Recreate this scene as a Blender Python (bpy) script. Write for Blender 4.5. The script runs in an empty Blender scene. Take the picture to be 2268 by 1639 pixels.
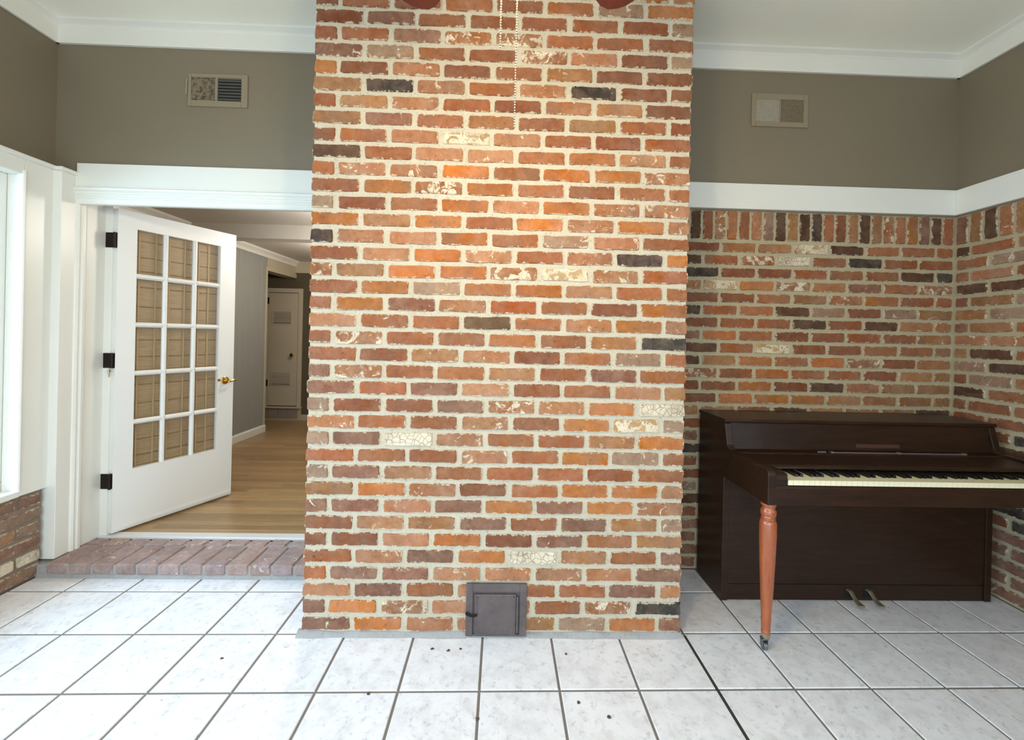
import bpy, bmesh, math, random
from mathutils import Vector, Matrix, noise
random.seed(7)
C = bpy.context.scene
COL = C.collection
PI = math.pi

def S(r, g, b):                                   # sRGB 0-255 -> linear
    f = lambda c: (c/255/12.92) if c/255 <= .04045 else ((c/255+.055)/1.055)**2.4
    return (f(r), f(g), f(b), 1)

# ------------------------------------------------------------------ camera
FPX, YAW, PIT, ROL = 925.5648, .0255, -.0013, .0226
CAM = Vector((.8675, -1.863, 1.3421))
fw = Vector((math.sin(YAW)*math.cos(PIT), math.cos(YAW)*math.cos(PIT), math.sin(PIT)))
rt = Vector((math.cos(YAW), -math.sin(YAW), 0)); up = rt.cross(fw)
r2 = math.cos(ROL)*rt + math.sin(ROL)*up; u2 = -math.sin(ROL)*rt + math.cos(ROL)*up
cam = bpy.data.cameras.new('camera'); camo = bpy.data.objects.new('camera', cam); COL.objects.link(camo)
camo.matrix_world = Matrix(((r2.x, u2.x, -fw.x, CAM.x), (r2.y, u2.y, -fw.y, CAM.y), (r2.z, u2.z, -fw.z, CAM.z), (0, 0, 0, 1)))
cam.sensor_width = 36; cam.lens = FPX/2268*36; cam.shift_x = -9.1339/2268; cam.shift_y = -73.6741/2268
cam.clip_start = .02
C.camera = camo

# ------------------------------------------------------------------ world, lights, exposure
w = bpy.data.worlds.new('world'); C.world = w; w.use_nodes = True
bg = w.node_tree.nodes['Background']; bg.inputs[0].default_value = (.72, .86, 1, 1); bg.inputs[1].default_value = 2.0
def area(name, loc, rot, sx, sy, energy, color):
    l = bpy.data.lights.new(name, 'AREA'); l.shape = 'RECTANGLE'; l.size = sx; l.size_y = sy; l.energy = energy; l.color = color
    o = bpy.data.objects.new(name, l); o.location = loc; o.rotation_euler = rot; COL.objects.link(o); return o
DAY = (.44, .71, 1.0)
area('daylight_rear', (.2, -4.3, 1.6), (PI/2-.5, 0, 0), 3.2, 2.0, 44, (.80, .90, 1))              # outside the sliding doors
area('daylight_left', (-3.0, -1.7, 2.0), (0, -PI/2+.4, 0), 2.2, 4.6, 158, DAY)           # outside the left windows
area('daylight_right', (4.7, -2.75, 1.9), (0, PI/2-.3, 0), 1.8, 2.4, 80, (.70, .85, 1))         # outside the right window
def bulb(name, loc, energy, color, r=.05):
    l = bpy.data.lights.new(name, 'POINT'); l.energy = energy; l.color = color; l.shadow_soft_size = r
    o = bpy.data.objects.new(name, l); o.location = loc; COL.objects.link(o); return o
WARM = (1.0, .79, .50)
bulb('hall_lamp_light', (-.9, 2.9, 2.1), 18, (1, .9, .78), .12)
bulb('hall_near_fill', (-.3, 1.6, 2.1), 18, (1, .94, .86), .12)  # unseen fill added behind the chimney to brighten the blind, no fixture
C.view_settings.view_transform = 'Standard'; C.view_settings.look = 'None'
C.view_settings.gamma = 1; C.view_settings.use_curve_mapping = False
C.view_settings.exposure = 0.65

# ------------------------------------------------------------------ materials
class NT:
    def __init__(s, name):
        s.m = bpy.data.materials.new(name); s.m.use_nodes = True; s.t = s.m.node_tree; s.b = s.t.nodes['Principled BSDF']
    def n(s, typ, **kw):
        x = s.t.nodes.new(typ)
        for k, v in kw.items():
            if k.startswith('i_'):
                k = k[2:]; k = int(k) if k.isdigit() else k.replace('_', ' ')
                x.inputs[k].default_value = v
            else: setattr(x, k, v)
        return x
    def l(s, a, b): s.t.links.new(a, b)
    def math(s, op, a, b=None, c=None):
        x = s.n('ShaderNodeMath', operation=op)
        for i, v in enumerate((a, b, c)):
            if v is None: continue
            if hasattr(v, 'is_output'): s.l(v, x.inputs[i])
            else: x.inputs[i].default_value = v
        return x.outputs[0]
    def mix(s, f, a, b):
        x = s.n('ShaderNodeMix', data_type='RGBA')
        for i, v in ((0, f), (6, a), (7, b)):
            if hasattr(v, 'is_output'): s.l(v, x.inputs[i])
            else: x.inputs[i].default_value = v
        return x.outputs[2]
    def ramp(s, v, stops, interp='LINEAR'):
        x = s.n('ShaderNodeValToRGB'); x.color_ramp.interpolation = interp; e = x.color_ramp.elements
        while len(e) < len(stops): e.new(.5)
        for k, (p, c) in zip(e, stops): k.position = p; k.color = c if hasattr(c, '__len__') else (c, c, c, 1)
        s.l(v, x.inputs[0]); return x.outputs[0]
    def noise(s, vec, scale, detail=4, rough=.55, dist=0):
        x = s.n('ShaderNodeTexNoise'); x.inputs['Scale'].default_value = scale; x.inputs['Detail'].default_value = detail
        x.inputs['Roughness'].default_value = rough; x.inputs['Distortion'].default_value = dist
        if vec is not None: s.l(vec, x.inputs['Vector'])
        return x.outputs['Fac']
    def bump(s, h, strength=.3, dist=.002):
        x = s.n('ShaderNodeBump'); x.inputs['Strength'].default_value = strength; x.inputs['Distance'].default_value = dist
        s.l(h, x.inputs['Height']); s.l(x.outputs[0], s.b.inputs['Normal'])
    def objvec(s, rnd=True, stretch=None):
        tc = s.n('ShaderNodeTexCoord'); v = tc.outputs['Object']
        if stretch:
            mp = s.n('ShaderNodeMapping'); mp.inputs['Scale'].default_value = stretch; s.l(v, mp.inputs[0]); v = mp.outputs[0]
        if rnd:
            oi = s.n('ShaderNodeObjectInfo'); a = s.n('ShaderNodeVectorMath', operation='MULTIPLY_ADD')
            k = s.n('ShaderNodeCombineXYZ')
            for i in range(3): s.l(oi.outputs['Random'], k.inputs[i])
            s.l(k.outputs[0], a.inputs[0]); a.inputs[1].default_value = (97, 61, 43); s.l(v, a.inputs[2]); v = a.outputs[0]
        return v

def simple(name, col, rough=.5, metal=0, spec=.5, bump=None):
    k = NT(name); k.b.inputs['Base Color'].default_value = col; k.b.inputs['Roughness'].default_value = rough
    k.b.inputs['Metallic'].default_value = metal; k.b.inputs['Specular IOR Level'].default_value = spec
    if bump:
        v = k.objvec(False); k.bump(k.noise(v, bump[0], 3), bump[1], bump[2])
    return k.m

def paint(name, col, rough=.45, var=.04, bump=(180, .12, .001), scale=3):
    k = NT(name); v = k.objvec(False)
    d = tuple(c*(1-var*2) for c in col[:3]) + (1,)
    k.l(k.mix(k.noise(v, scale, 5), d, col), k.b.inputs['Base Color'])
    k.b.inputs['Roughness'].default_value = rough
    k.bump(k.noise(v, bump[0], 2), bump[1], bump[2]); return k.m

M = {}
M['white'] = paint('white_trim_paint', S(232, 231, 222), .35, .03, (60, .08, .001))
M['door_white'] = paint('white_door_paint', S(236, 236, 232), .32, .02, (60, .05, .001))
M['wall'] = paint('taupe_wall_paint', S(128, 117, 97), .6, .05, (240, .3, .001))
M['hallwall'] = paint('grey_panel_paint', S(154, 154, 148), .5, .05, (120, .1, .001))
M['darkwall'] = paint('dark_olive_wall_paint', S(92, 82, 62), .6, .04)
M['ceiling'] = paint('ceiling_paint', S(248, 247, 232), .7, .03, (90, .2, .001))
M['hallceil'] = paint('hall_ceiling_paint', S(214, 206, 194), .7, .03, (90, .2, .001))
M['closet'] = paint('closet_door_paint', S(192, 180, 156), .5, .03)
M['iron'] = None

def brick_mat(name='reclaimed_brick', smear=.85):
    k = NT(name); v = k.objvec()
    oi = k.n('ShaderNodeObjectInfo'); tc = k.n('ShaderNodeTexCoord')
    base = oi.outputs['Color']; al = oi.outputs['Alpha']
    hsv = k.n('ShaderNodeHueSaturation'); k.l(base, hsv.inputs['Color']); hsv.inputs['Hue'].default_value = .511
    k.l(k.math('MULTIPLY_ADD', k.noise(v, 26, 7, .72), 1.0, .39), hsv.inputs['Value'])
    k.l(k.math('MULTIPLY_ADD', k.noise(v, 9, 2), .4, .74), hsv.inputs['Saturation'])
    c = hsv.outputs[0]
    # dark burnt flecks
    c = k.mix(k.ramp(k.noise(v, 55, 5, .7), [(.60, 0), (.72, .75)]), c, S(70, 48, 40))
    # pale lime haze
    hz = k.math('MULTIPLY', k.ramp(k.noise(v, 14, 6, .7, .4), [(.42, 0), (.75, 1)]), k.math('MULTIPLY_ADD', al, .85, .10))
    c = k.mix(hz, c, S(206, 172, 138))
    # old paint and mortar blotches, as much of the face as the brick's own alpha says
    th = k.math('SUBTRACT', .74, k.math('MULTIPLY', al, .46))
    bl = k.math('MULTIPLY', k.math('SUBTRACT', k.noise(v, 19, 7, .68, .8), th), 22.0); bl.node.use_clamp = True
    fine = k.ramp(k.noise(v, 130, 3), [(.32, .35), (.5, 1)])
    c = k.mix(k.math('MULTIPLY', bl, fine), c, k.mix(k.noise(v, 30, 4), S(206, 188, 156), S(236, 226, 204)))
    # crackled white paint
    vo = k.n('ShaderNodeTexVoronoi', feature='DISTANCE_TO_EDGE'); vo.inputs['Scale'].default_value = 42; k.l(v, vo.inputs['Vector'])
    ck = k.math('MULTIPLY', k.math('LESS_THAN', vo.outputs['Distance'], .045), k.math('GREATER_THAN', al, .95))
    c = k.mix(k.math('MULTIPLY', ck, .7), c, S(140, 112, 92))
    # kiln streaks and sooty soft patches
    c = k.mix(k.math('MULTIPLY', k.ramp(k.noise(v, 7, 3, .6), [(.5, 0), (.72, 1)]), .38), c, S(96, 66, 52))
    # mortar smeared over the arrises
    sp = k.n('ShaderNodeSeparateXYZ'); k.l(tc.outputs['Generated'], sp.inputs[0])
    dx = k.math('MULTIPLY', k.math('SUBTRACT', .5, k.math('ABSOLUTE', k.math('SUBTRACT', sp.outputs[0], .5))), .2)
    dz = k.math('MULTIPLY', k.math('SUBTRACT', .5, k.math('ABSOLUTE', k.math('SUBTRACT', sp.outputs[2], .5))), .054)
    d = k.math('MINIMUM', dx, dz)
    e = k.math('SUBTRACT', k.math('MULTIPLY', k.ramp(k.noise(v, 38, 7, .75), [(.42, 0), (.78, 1)]), .016), d)
    e = k.math('MULTIPLY', e, 900.0); e.node.use_clamp = True
    c = k.mix(k.math('MULTIPLY', e, smear), c, S(208, 196, 172))
    k.l(c, k.b.inputs['Base Color']); k.b.inputs['Roughness'].default_value = .88
    k.b.inputs['Specular IOR Level'].default_value = .25
    k.bump(k.math('ADD', k.noise(v, 60, 6, .7), k.math('MULTIPLY', k.noise(v, 260, 3), .45)), .9, .006)
    return k.m
M['brick'] = brick_mat()
M['step_brick'] = brick_mat('step_brick', 0)

def mortar_mat(name, a, b):
    k = NT(name); v = k.objvec(False)
    c = k.mix(k.noise(v, 7, 5, .6), a, b)
    c = k.mix(k.ramp(k.noise(v, 90, 4, .7), [(.55, 0), (.72, .55)]), c, S(122, 112, 96))
    k.l(c, k.b.inputs['Base Color']); k.b.inputs['Roughness'].default_value = .95; k.b.inputs['Specular IOR Level'].default_value = .15
    k.bump(k.noise(v, 110, 6, .75), .8, .006); return k.m
M['mortar'] = mortar_mat('cream_mortar', S(192, 182, 160), S(215, 206, 184))
M['mortar_side'] = mortar_mat('tan_mortar', S(178, 164, 132), S(200, 187, 154))
M['mortar_dirty'] = mortar_mat('dirty_mortar', S(138, 120, 104), S(160, 142, 126))
M['mortar_grey'] = mortar_mat('grey_mortar', S(150, 146, 142), S(186, 184, 182))

def tile_mat():
    k = NT('ceramic_floor_tile'); v = k.objvec()
    c = k.mix(k.noise(v, 5, 5, .6), S(222, 222, 224), S(240, 240, 242))
    c = k.mix(k.ramp(k.noise(v, 13, 6, .7, .2), [(.45, 0), (.7, .5)]), c, S(194, 187, 188))
    c = k.mix(k.ramp(k.noise(v, 36, 7, .75, .25), [(.54, 0), (.70, .6)]), c, S(156, 148, 150))
    c = k.mix(k.ramp(k.noise(v, 60, 5, .7, .6), [(.66, 0), (.74, .8)]), c, S(128, 118, 114))
    k.l(c, k.b.inputs['Base Color'])
    k.l(k.ramp(k.noise(v, 30, 4), [(.3, .28), (.7, .42)]), k.b.inputs['Roughness'])
    k.bump(k.noise(v, 25, 4), .12, .002); return k.m
M['tile'] = tile_mat()
M['grout'] = simple('dark_grout', S(128, 122, 116), .95, 0, .1, (200, .4, .001))
M['caulk'] = simple('dark_expansion_joint', S(52, 49, 40), .8)

def wood(name, a, b, scale=(1, 1, 1), rough=.3, ns=6, rnd=True, coat=0, spec=.5):
    k = NT(name); v = k.objvec(rnd, scale)
    n1 = k.noise(v, ns, 6, .6, .6); n2 = k.noise(v, ns*7, 3, .6)
    c = k.mix(k.ramp(k.math('MULTIPLY_ADD', n2, .35, k.math('MULTIPLY', n1, .75)), [(.35, 0), (.7, 1)]), a, b)
    if rnd:
        oi = k.n('ShaderNodeObjectInfo'); h = k.n('ShaderNodeHueSaturation'); k.l(c, h.inputs['Color'])
        k.l(k.math('MULTIPLY_ADD', oi.outputs['Random'], .45, .72), h.inputs['Value']); c = h.outputs[0]
    k.l(c, k.b.inputs['Base Color']); k.b.inputs['Roughness'].default_value = rough; k.b.inputs['Coat Weight'].default_value = coat
    k.b.inputs['Specular IOR Level'].default_value = spec
    k.bump(n2, .06, .001); return k.m
M['mahogany'] = wood('dark_mahogany', S(27, 15, 8), S(52, 30, 16), (1.2, 9, 9), .38, 5, False, .06, .3)
M['legwood'] = wood('orange_turned_wood', S(134, 66, 34), S(170, 92, 52), (7, 7, .9), .24, 6, False, .4)
M['oak'] = wood('oak_strip_floor', S(148, 118, 82), S(178, 148, 106), (2.2, 28, 2), .32, 3, True, .1)
M['fanwood'] = wood('cherry_fan_blade', S(58, 20, 16), S(80, 28, 22), (8, 2, 2), .35, 5, False)
M['bamboo'] = wood('bamboo_stick', S(158, 130, 96), S(192, 162, 124), (3, 3, 60), .6, 4, True)
M['bamboo_dark'] = simple('dark_bamboo_rib', S(132, 98, 62), .7)
M['bamboo_thread'] = simple('tan_blind_thread', S(192, 162, 118), .8)
M['ivory'] = simple('ivory_key', S(240, 232, 196), .25)
M['ebony'] = simple('black_key', S(14, 13, 12), .3)
M['brass'] = simple('polished_brass', S(214, 178, 92), .18, 1)
M['dullbrass'] = simple('tarnished_brass', S(168, 158, 132), .42, .8)
M['steel'] = simple('caster_steel', S(130, 134, 138), .35, .9)
M['bronze'] = simple('dark_bronze_hinge', S(34, 24, 20), .45, .6)
M['chain'] = simple('bead_chain_metal', S(176, 162, 128), .3, .9)
M['alu'] = simple('aluminium_threshold', S(226, 226, 226), .4, .3)
M['vent'] = paint('taupe_vent_paint', S(126, 112, 90), .5, .12)
M['vent_edge'] = paint('vent_frame_paint', S(142, 130, 107), .5, .04)
def worn_mat():
    k = NT('worn_vent_paint'); v = k.objvec(False)
    k.l(k.mix(k.ramp(k.noise(v, 45, 5, .7), [(.45, 0), (.62, 1)]), S(128, 114, 92), S(62, 52, 40)), k.b.inputs['Base Color']); return k.m
M['vent_worn'] = worn_mat()
M['vent_white'] = paint('bare_white_grille', S(168, 160, 144), .5, .1)
M['vent_dark'] = simple('dark_duct', S(30, 28, 26), .9)
M['vent_slat'] = simple('grey_louver_metal', S(96, 94, 92), .5, .4)
M['black'] = simple('black_gap', S(14, 12, 11), .9)
M['fanmetal'] = simple('aged_bronze_fan', S(70, 44, 30), .35, .8)
M['ground'] = paint('outside_concrete', S(150, 150, 140), .9, .1)
def iron_mat():
    k = NT('cast_iron_door'); v = k.objvec(False)
    c = k.mix(k.noise(v, 12, 6, .7), S(56, 50, 52), S(124, 112, 110))
    c = k.mix(k.ramp(k.noise(v, 40, 5, .7), [(.62, 0), (.8, .6)]), c, S(104, 70, 58))
    k.l(c, k.b.inputs['Base Color']); k.b.inputs['Roughness'].default_value = .55; k.b.inputs['Metallic'].default_value = .35
    k.bump(k.noise(v, 70, 5), .3, .002); return k.m
M['iron'] = iron_mat()
def glass_mat():
    k = NT('window_glass'); t = k.n('ShaderNodeBsdfTransparent'); t.inputs[0].default_value = (.985, .995, .99, 1)
    g = k.n('ShaderNodeBsdfGlossy'); g.inputs['Roughness'].default_value = .02
    f = k.n('ShaderNodeLayerWeight'); f.inputs['Blend'].default_value = .5
    mx = k.n('ShaderNodeMixShader'); k.l(k.math('MULTIPLY_ADD', k.math('POWER', f.outputs['Facing'], 5.0), .9, .045), mx.inputs[0]); k.l(t.outputs[0], mx.inputs[1]); k.l(g.outputs[0], mx.inputs[2])
    k.l(mx.outputs[0], k.t.nodes['Material Output'].inputs[0]); return k.m
M['glass'] = glass_mat()
def emit(name, col, s):
    k = NT(name); k.b.inputs['Emission Color'].default_value = col; k.b.inputs['Emission Strength'].default_value = s; return k.m
M['bulb'] = emit('lit_bulb', (1, .8, .5, 1), 12)
M['shade'] = simple('frosted_shade_glass', S(240, 230, 205), .4)

# ------------------------------------------------------------------ mesh helpers
class MB:
    def __init__(s): s.v = []; s.f = []
    def add(s, vs, fs):
        o = len(s.v); s.v += [tuple(p) for p in vs]; s.f += [tuple(i+o for i in f) for f in fs]; return s
    def box(s, x0, x1, y0, y1, z0, z1):
        return s.add([(x0,y0,z0),(x1,y0,z0),(x1,y1,z0),(x0,y1,z0),(x0,y0,z1),(x1,y0,z1),(x1,y1,z1),(x0,y1,z1)],
                     [(0,3,2,1),(4,5,6,7),(0,1,5,4),(1,2,6,5),(2,3,7,6),(3,0,4,7)])
    def prism(s, pts, a, b, axis):                # closed profile pts (2D) swept along axis from a to b
        n = len(pts)
        def P(p, t): return {'x': (t, p[0], p[1]), 'y': (p[0], t, p[1]), 'z': (p[0], p[1], t)}[axis]
        return s.add([P(p, a) for p in pts] + [P(p, b) for p in pts],
                     [tuple(range(n))[::-1], tuple(range(n, 2*n))] + [(i, (i+1) % n, n+(i+1) % n, n+i) for i in range(n)])
    def lathe(s, prof, c, axis='z', n=20):        # prof = [(height, radius)]
        cx, cy, cz = c; vs = []; fs = []; m = len(prof)
        for h, r in prof:
            for i in range(n):
                a = 2*PI*i/n; p, q = r*math.cos(a), r*math.sin(a)
                vs.append({'z': (cx+p, cy+q, cz+h), 'y': (cx+p, cy+h, cz+q), 'x': (cx+h, cy+p, cz+q)}[axis])
        for j in range(m-1):
            for i in range(n): fs.append((j*n+i, j*n+(i+1) % n, (j+1)*n+(i+1) % n, (j+1)*n+i))
        fs += [tuple(range(n))[::-1], tuple(range((m-1)*n, m*n))]
        return s.add(vs, fs)
    def tube(s, pts, r, n=8):
        pts = [Vector(p) for p in pts]; vs = []; fs = []
        for i, p in enumerate(pts):
            d = (pts[min(i+1, len(pts)-1)] - pts[max(i-1, 0)]).normalized()
            a = d.orthogonal().normalized() if i == 0 else (a0 - d*a0.dot(d)).normalized(); a0 = a; b = d.cross(a)
            rr = r[i] if hasattr(r, '__len__') else r
            for k in range(n):
                t = 2*PI*k/n; vs.append(p + a*math.cos(t)*rr + b*math.sin(t)*rr)
        for i in range(len(pts)-1):
            for k in range(n): fs.append((i*n+k, i*n+(k+1) % n, (i+1)*n+(k+1) % n, (i+1)*n+k))
        fs += [tuple(range(n))[::-1], tuple(range((len(pts)-1)*n, len(pts)*n))]
        return s.add(vs, fs)
    def xf(s, mat):
        s.v = [tuple(mat @ Vector(p)) for p in s.v]; return s
    def mesh(s, name, mat, smooth=False):
        me = bpy.data.meshes.new(name); me.from_pydata(s.v, [], s.f); me.materials.append(mat)
        bm = bmesh.new(); bm.from_mesh(me); bmesh.ops.recalc_face_normals(bm, faces=bm.faces); bm.to_mesh(me); bm.free()
        if smooth:
            for p in me.polygons: p.use_smooth = True
        return me
    def build(s, name, mat, parent=None, smooth=False, bevel=0, seg=2, angle=None):
        if parent is not None:
            o0 = wloc(parent); s.v = [(a-o0[0], b-o0[1], c-o0[2]) for a, b, c in s.v]
        o = bpy.data.objects.new(name, s.mesh(name, mat, smooth)); COL.objects.link(o)
        if parent is not None: o.parent = parent
        if bevel:
            m = o.modifiers.new('bevel', 'BEVEL'); m.width = bevel; m.segments = seg; m.limit_method = 'ANGLE'; m.angle_limit = .6
        if smooth: 
            m = o.modifiers.new('split', 'EDGE_SPLIT'); m.split_angle = .7
        return o
def wloc(o):
    p = Vector((0, 0, 0))
    while o is not None: p = p + o.location; o = o.parent
    return p
def tag(o, label, cat, group=None, kind=None):
    o['label'] = label; o['category'] = cat
    if group: o['group'] = group
    if kind: o['kind'] = kind
    return o
def thing(name, loc, label, cat, group=None, kind=None):
    o = bpy.data.objects.new(name, None); COL.objects.link(o); o.location = loc; o.empty_display_size = .1
    return tag(o, label, cat, group, kind)
def B(*a): return MB().box(*a)
def piece(name, me, parent, loc, rot=(0, 0, 0), color=None, scale=None):
    o = bpy.data.objects.new(name, me); COL.objects.link(o); o.parent = parent
    p = wloc(parent); o.location = (loc[0]-p[0], loc[1]-p[1], loc[2]-p[2]); o.rotation_euler = rot
    if color: o.color = color
    if scale: o.scale = scale
    return o

# ------------------------------------------------------------------ dimensions
XL, XR, YB, YR, ZC = -1.69, 3.53, .56, -4.0, 3.05       # room: left, right, back, rear, ceiling
CW = 1.684                                             # chimney width
CO, Z0 = .0744, .0298                                  # brick course, first bed joint
STEP = .075
JX = -1.555                                            # left reveal of the doorway
DX1 = -.06                                             # right end of the doorway, hidden behind the chimney

# brick colours, one letter each
PAL = {'r': (156, 84, 52, .14), 'R': (172, 82, 46, .08), 'd': (138, 72, 48, .12), 'D': (92, 58, 42, .1), 'o': (178, 96, 46, .1),
       'O': (190, 98, 46, .06), 'p': (172, 106, 74, .30), 't': (162, 104, 66, .22), 'g': (156, 118, 96, .34), 'k': (66, 56, 52, .16),
       'm': (138, 86, 70, .24), 'c': (158, 92, 60, .46), 'y': (184, 142, 98, .62), 'w': (222, 210, 190, 1.2), 'v': (108, 80, 58, .15)}
def bcol(ch):
    r, g, b, a = PAL[ch]; j = random.uniform(.93, 1.07); q = random.uniform(-5, 5)
    c = S(min(255, r*j), min(255, g*j+q), min(255, b*j+q*.8)); return (c[0], c[1], c[2], min(1, a*random.uniform(.85, 1.15)))

def brick_mesh(L, H, D, seed, front_back=False):
    """a worn brick, its face on local -y, its body running to +y; x along the length, z up, origin mid-face"""
    rnd = random.Random(seed); pts = []
    nx = 5 if L > .15 else 3
    h, k = L/2, H/2; ch = .006
    for i in range(nx): pts.append((-h+ch+(L-2*ch)*i/(nx-1), -k))
    pts += [(h, -k+ch), (h, k-ch)]
    for i in range(nx): pts.append((h-ch-(L-2*ch)*i/(nx-1), k))
    pts += [(-h, k-ch), (-h, -k+ch)]
    jit = [(x+rnd.uniform(-.003, .003), z+rnd.uniform(-.0028, .0028)) for x, z in pts]
    n = len(jit)
    front = [(x*(1-.003/h), -.003+rnd.uniform(-.0015, .0015), z*(1-.0025/k)) for x, z in jit]
    back = [(x, .008 if D < .05 else .004, z) for x, z in jit]
    vs = front + back; fs = [tuple(range(n))] + [(i, n+i, n+(i+1) % n, (i+1) % n) for i in range(n)]
    if D >= .05:
        vs += [(x, D, z) for x, z in jit]; fs += [(n+i, 2*n+i, 2*n+(i+1) % n, n+(i+1) % n) for i in range(n)]
        fs.append(tuple(range(2*n, 3*n))[::-1])
    m = MB().add(vs, fs); return m.mesh('brick', M['brick'])
FULL = [brick_mesh(.2069, .058, .02, i) for i in range(8)]
HALF = [brick_mesh(.096, .058, .02, 50+i) for i in range(5)]
FULLC = [brick_mesh(.2069, .058, .1, 80+i) for i in range(5)]
HALFC = [brick_mesh(.096, .058, .2069, 110+i) for i in range(5)]
SOLD = [brick_mesh(.166, .058, .02, 140+i) for i in range(6)]
FULLB = [brick_mesh(.1985, .056, .02, 170+i) for i in range(8)]
_cut = {}
def cut_brick(L):
    key = round(L, 3)
    if key not in _cut: _cut[key] = brick_mesh(max(L, .03), .056, .02, int(key*1000))
    return _cut[key]

# ================================================================== STRUCTURE
# ground outside
tag(B(-9, 9, -12, 9, -.32, -.12).build('ground', M['ground']), 'grey concrete ground outside the room', 'ground', kind='structure')

tag(B(-3.4, XL-.15, .70, .74, -.12, 2.7).build('bright_backing', M['white']), 'added white backing that makes the outside bright through the left window', 'wall', kind='structure')  # added white sheet so the left window looks out on something bright
# floor: grout bed with tiles
fl = MB()
fl.box(XL-.15, XR+.15, YR-.15, .75, -.1, -.004)
floor = fl.build('floor', M['grout']); tag(floor, 'whitish mottled ceramic tile floor with dark grout', 'floor', kind='structure')
TP, GA, GX, GY = .305, .0088, -.7259, -.298
def clip(poly, nx, ny, d):
    out = []
    for i in range(len(poly)):
        p, q = poly[i], poly[(i+1) % len(poly)]
        a, b = p[0]*nx+p[1]*ny-d, q[0]*nx+q[1]*ny-d
        if a <= 0: out.append(p)
        if (a < 0 < b) or (b < 0 < a):
            t = a/(a-b); out.append((p[0]+(q[0]-p[0])*t, p[1]+(q[1]-p[1])*t))
    return out
def tile_prism(poly):
    n = len(poly); cx = sum(p[0] for p in poly)/n; cy = sum(p[1] for p in poly)/n
    ins = []
    for x, y in poly:
        d = math.hypot(x-cx, y-cy); k = 1-min(.0032/d, .4); ins.append((cx+(x-cx)*k, cy+(y-cy)*k))
    vs = [(x, y, 0) for x, y in ins] + [(x, y, -.0022) for x, y in poly] + [(x, y, -.008) for x, y in poly]
    fs = [tuple(range(n))] + [(i, n+i, n+(i+1) % n, (i+1) % n) for i in range(n)] + [(n+i, 2*n+i, 2*n+(i+1) % n, n+(i+1) % n) for i in range(n)]
    return MB().add(vs, fs)
hg = .0050
TM = tile_prism([(hg, hg), (TP-hg, hg), (TP-hg, TP-hg), (hg, TP-hg)]).mesh('tile', M['tile'])
ca, sa = math.cos(GA), math.sin(GA)
for i in range(-5, 15):
    for j in range(-14, 4):
        q = [(GX+ca*(i*TP+a)-sa*(j*TP+b), GY+sa*(i*TP+a)+ca*(j*TP+b)) for a, b in ((hg, hg), (TP-hg, hg), (TP-hg, TP-hg), (hg, TP-hg))]
        c = q
        ymax = .424 if max(p[0] for p in q) < .05 else YB-.004
        for nx, ny, d in ((1, 0, XR-.004), (-1, 0, 1.605), (0, 1, ymax), (0, -1, -YR)):
            c = clip(c, nx, ny, d) if len(c) > 2 else []
        if len(c) < 3: continue
        xs = [p[0] for p in c]; ys = [p[1] for p in c]
        if min(xs) > 0 and max(xs) < CW and min(ys) > 0: continue
        if c == q:
            piece('tile', TM, floor, (q[0][0]-hg*ca+hg*sa, q[0][1]-hg*sa-hg*ca, 0), (0, 0, GA))
        elif (max(xs)-min(xs)) > .015 and (max(ys)-min(ys)) > .015:
            ox, oy = c[0]
            piece('tile', tile_prism([(x-ox, y-oy) for x, y in c]).mesh('tile', M['tile']), floor, (ox, oy, 0))
jx = GX+ca*8*TP
piece('expansion_joint', B(-.006, .006, -3.9+.3, .29, -.004, -.0006).mesh('expansion_joint', M['caulk']), floor, (GX+ca*8*TP, GY+sa*8*TP, 0), (0, 0, GA))

# ceiling
tag(B(XL-.15, XR+.15, YR-.15, YB+.15, ZC, ZC+.12).build('ceiling', M['ceiling']), 'cream painted flat ceiling over the brick room', 'ceiling', kind='structure')

# back wall: plaster above the rail, brick on the right, doorway on the left
bw = MB()
bw.box(XL-.15, JX-.03, YB, .74, 0, ZC)                       # left of the doorway
bw.box(JX-.03, DX1, YB, .74, 2.085, ZC)                      # above the doorway
bw.box(DX1, 1.0, YB, .74, 0, ZC)
bw.box(1.0, XR+.15, YB, .74, 2.108, ZC)
wall_back = bw.build('wall_back', M['wall']); tag(wall_back, 'back wall with taupe plaster above white rail and old brick on its right', 'wall', kind='structure')
MB().box(1.0, XR+.15, YB+.006, .74, 0, 2.108).build('mortar_bed', M['mortar_side'], wall_back)
rows = ['dttyDrrr', 'Drcwrkrr', 'kddrrrDk', 'tyoctmrc', 'ddrtcorr', 'kRoDgdgt', 'drrDrDtt', 'morddrrt', 'Dryddrrt', 'Dtorocdt', 'crorrdtt', 'ddodDptt', 'doootttt']
tops = 1.865                                            # bottom of the first course below the soldiers
for k in range(26):
    zb = tops - CO*.9946*k
    if zb < 0: break
    x = (2.119 if k % 2 == 0 else 2.016) - .2165*2; n = 0
    codes = rows[k] if k < 13 else None
    edges = []
    while x < XR-.02: edges.append(x); x += .2165
    for a in edges:
        x0, x1 = max(a+.009, 1.69), min(a+.2165-.009, XR-.012)
        if x1-x0 < .03: continue
        ch = codes[min(n, 7)] if codes and x1 > 1.985 else random.choice('mdmgDkmmd'); n += x1 > 1.985  # low courses get darker letters, shade beside chimney and piano put into colour
        if k == 13: ch = random.choice('dtDt')
        me = FULLB[random.randrange(8)] if x1-x0 > .19 else cut_brick(x1-x0)
        piece('brick', me, wall_back, ((x0+x1)/2, YB+random.uniform(-.001, .001), zb+.028), (0, random.uniform(-.006, .006), 0), bcol(ch))
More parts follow.
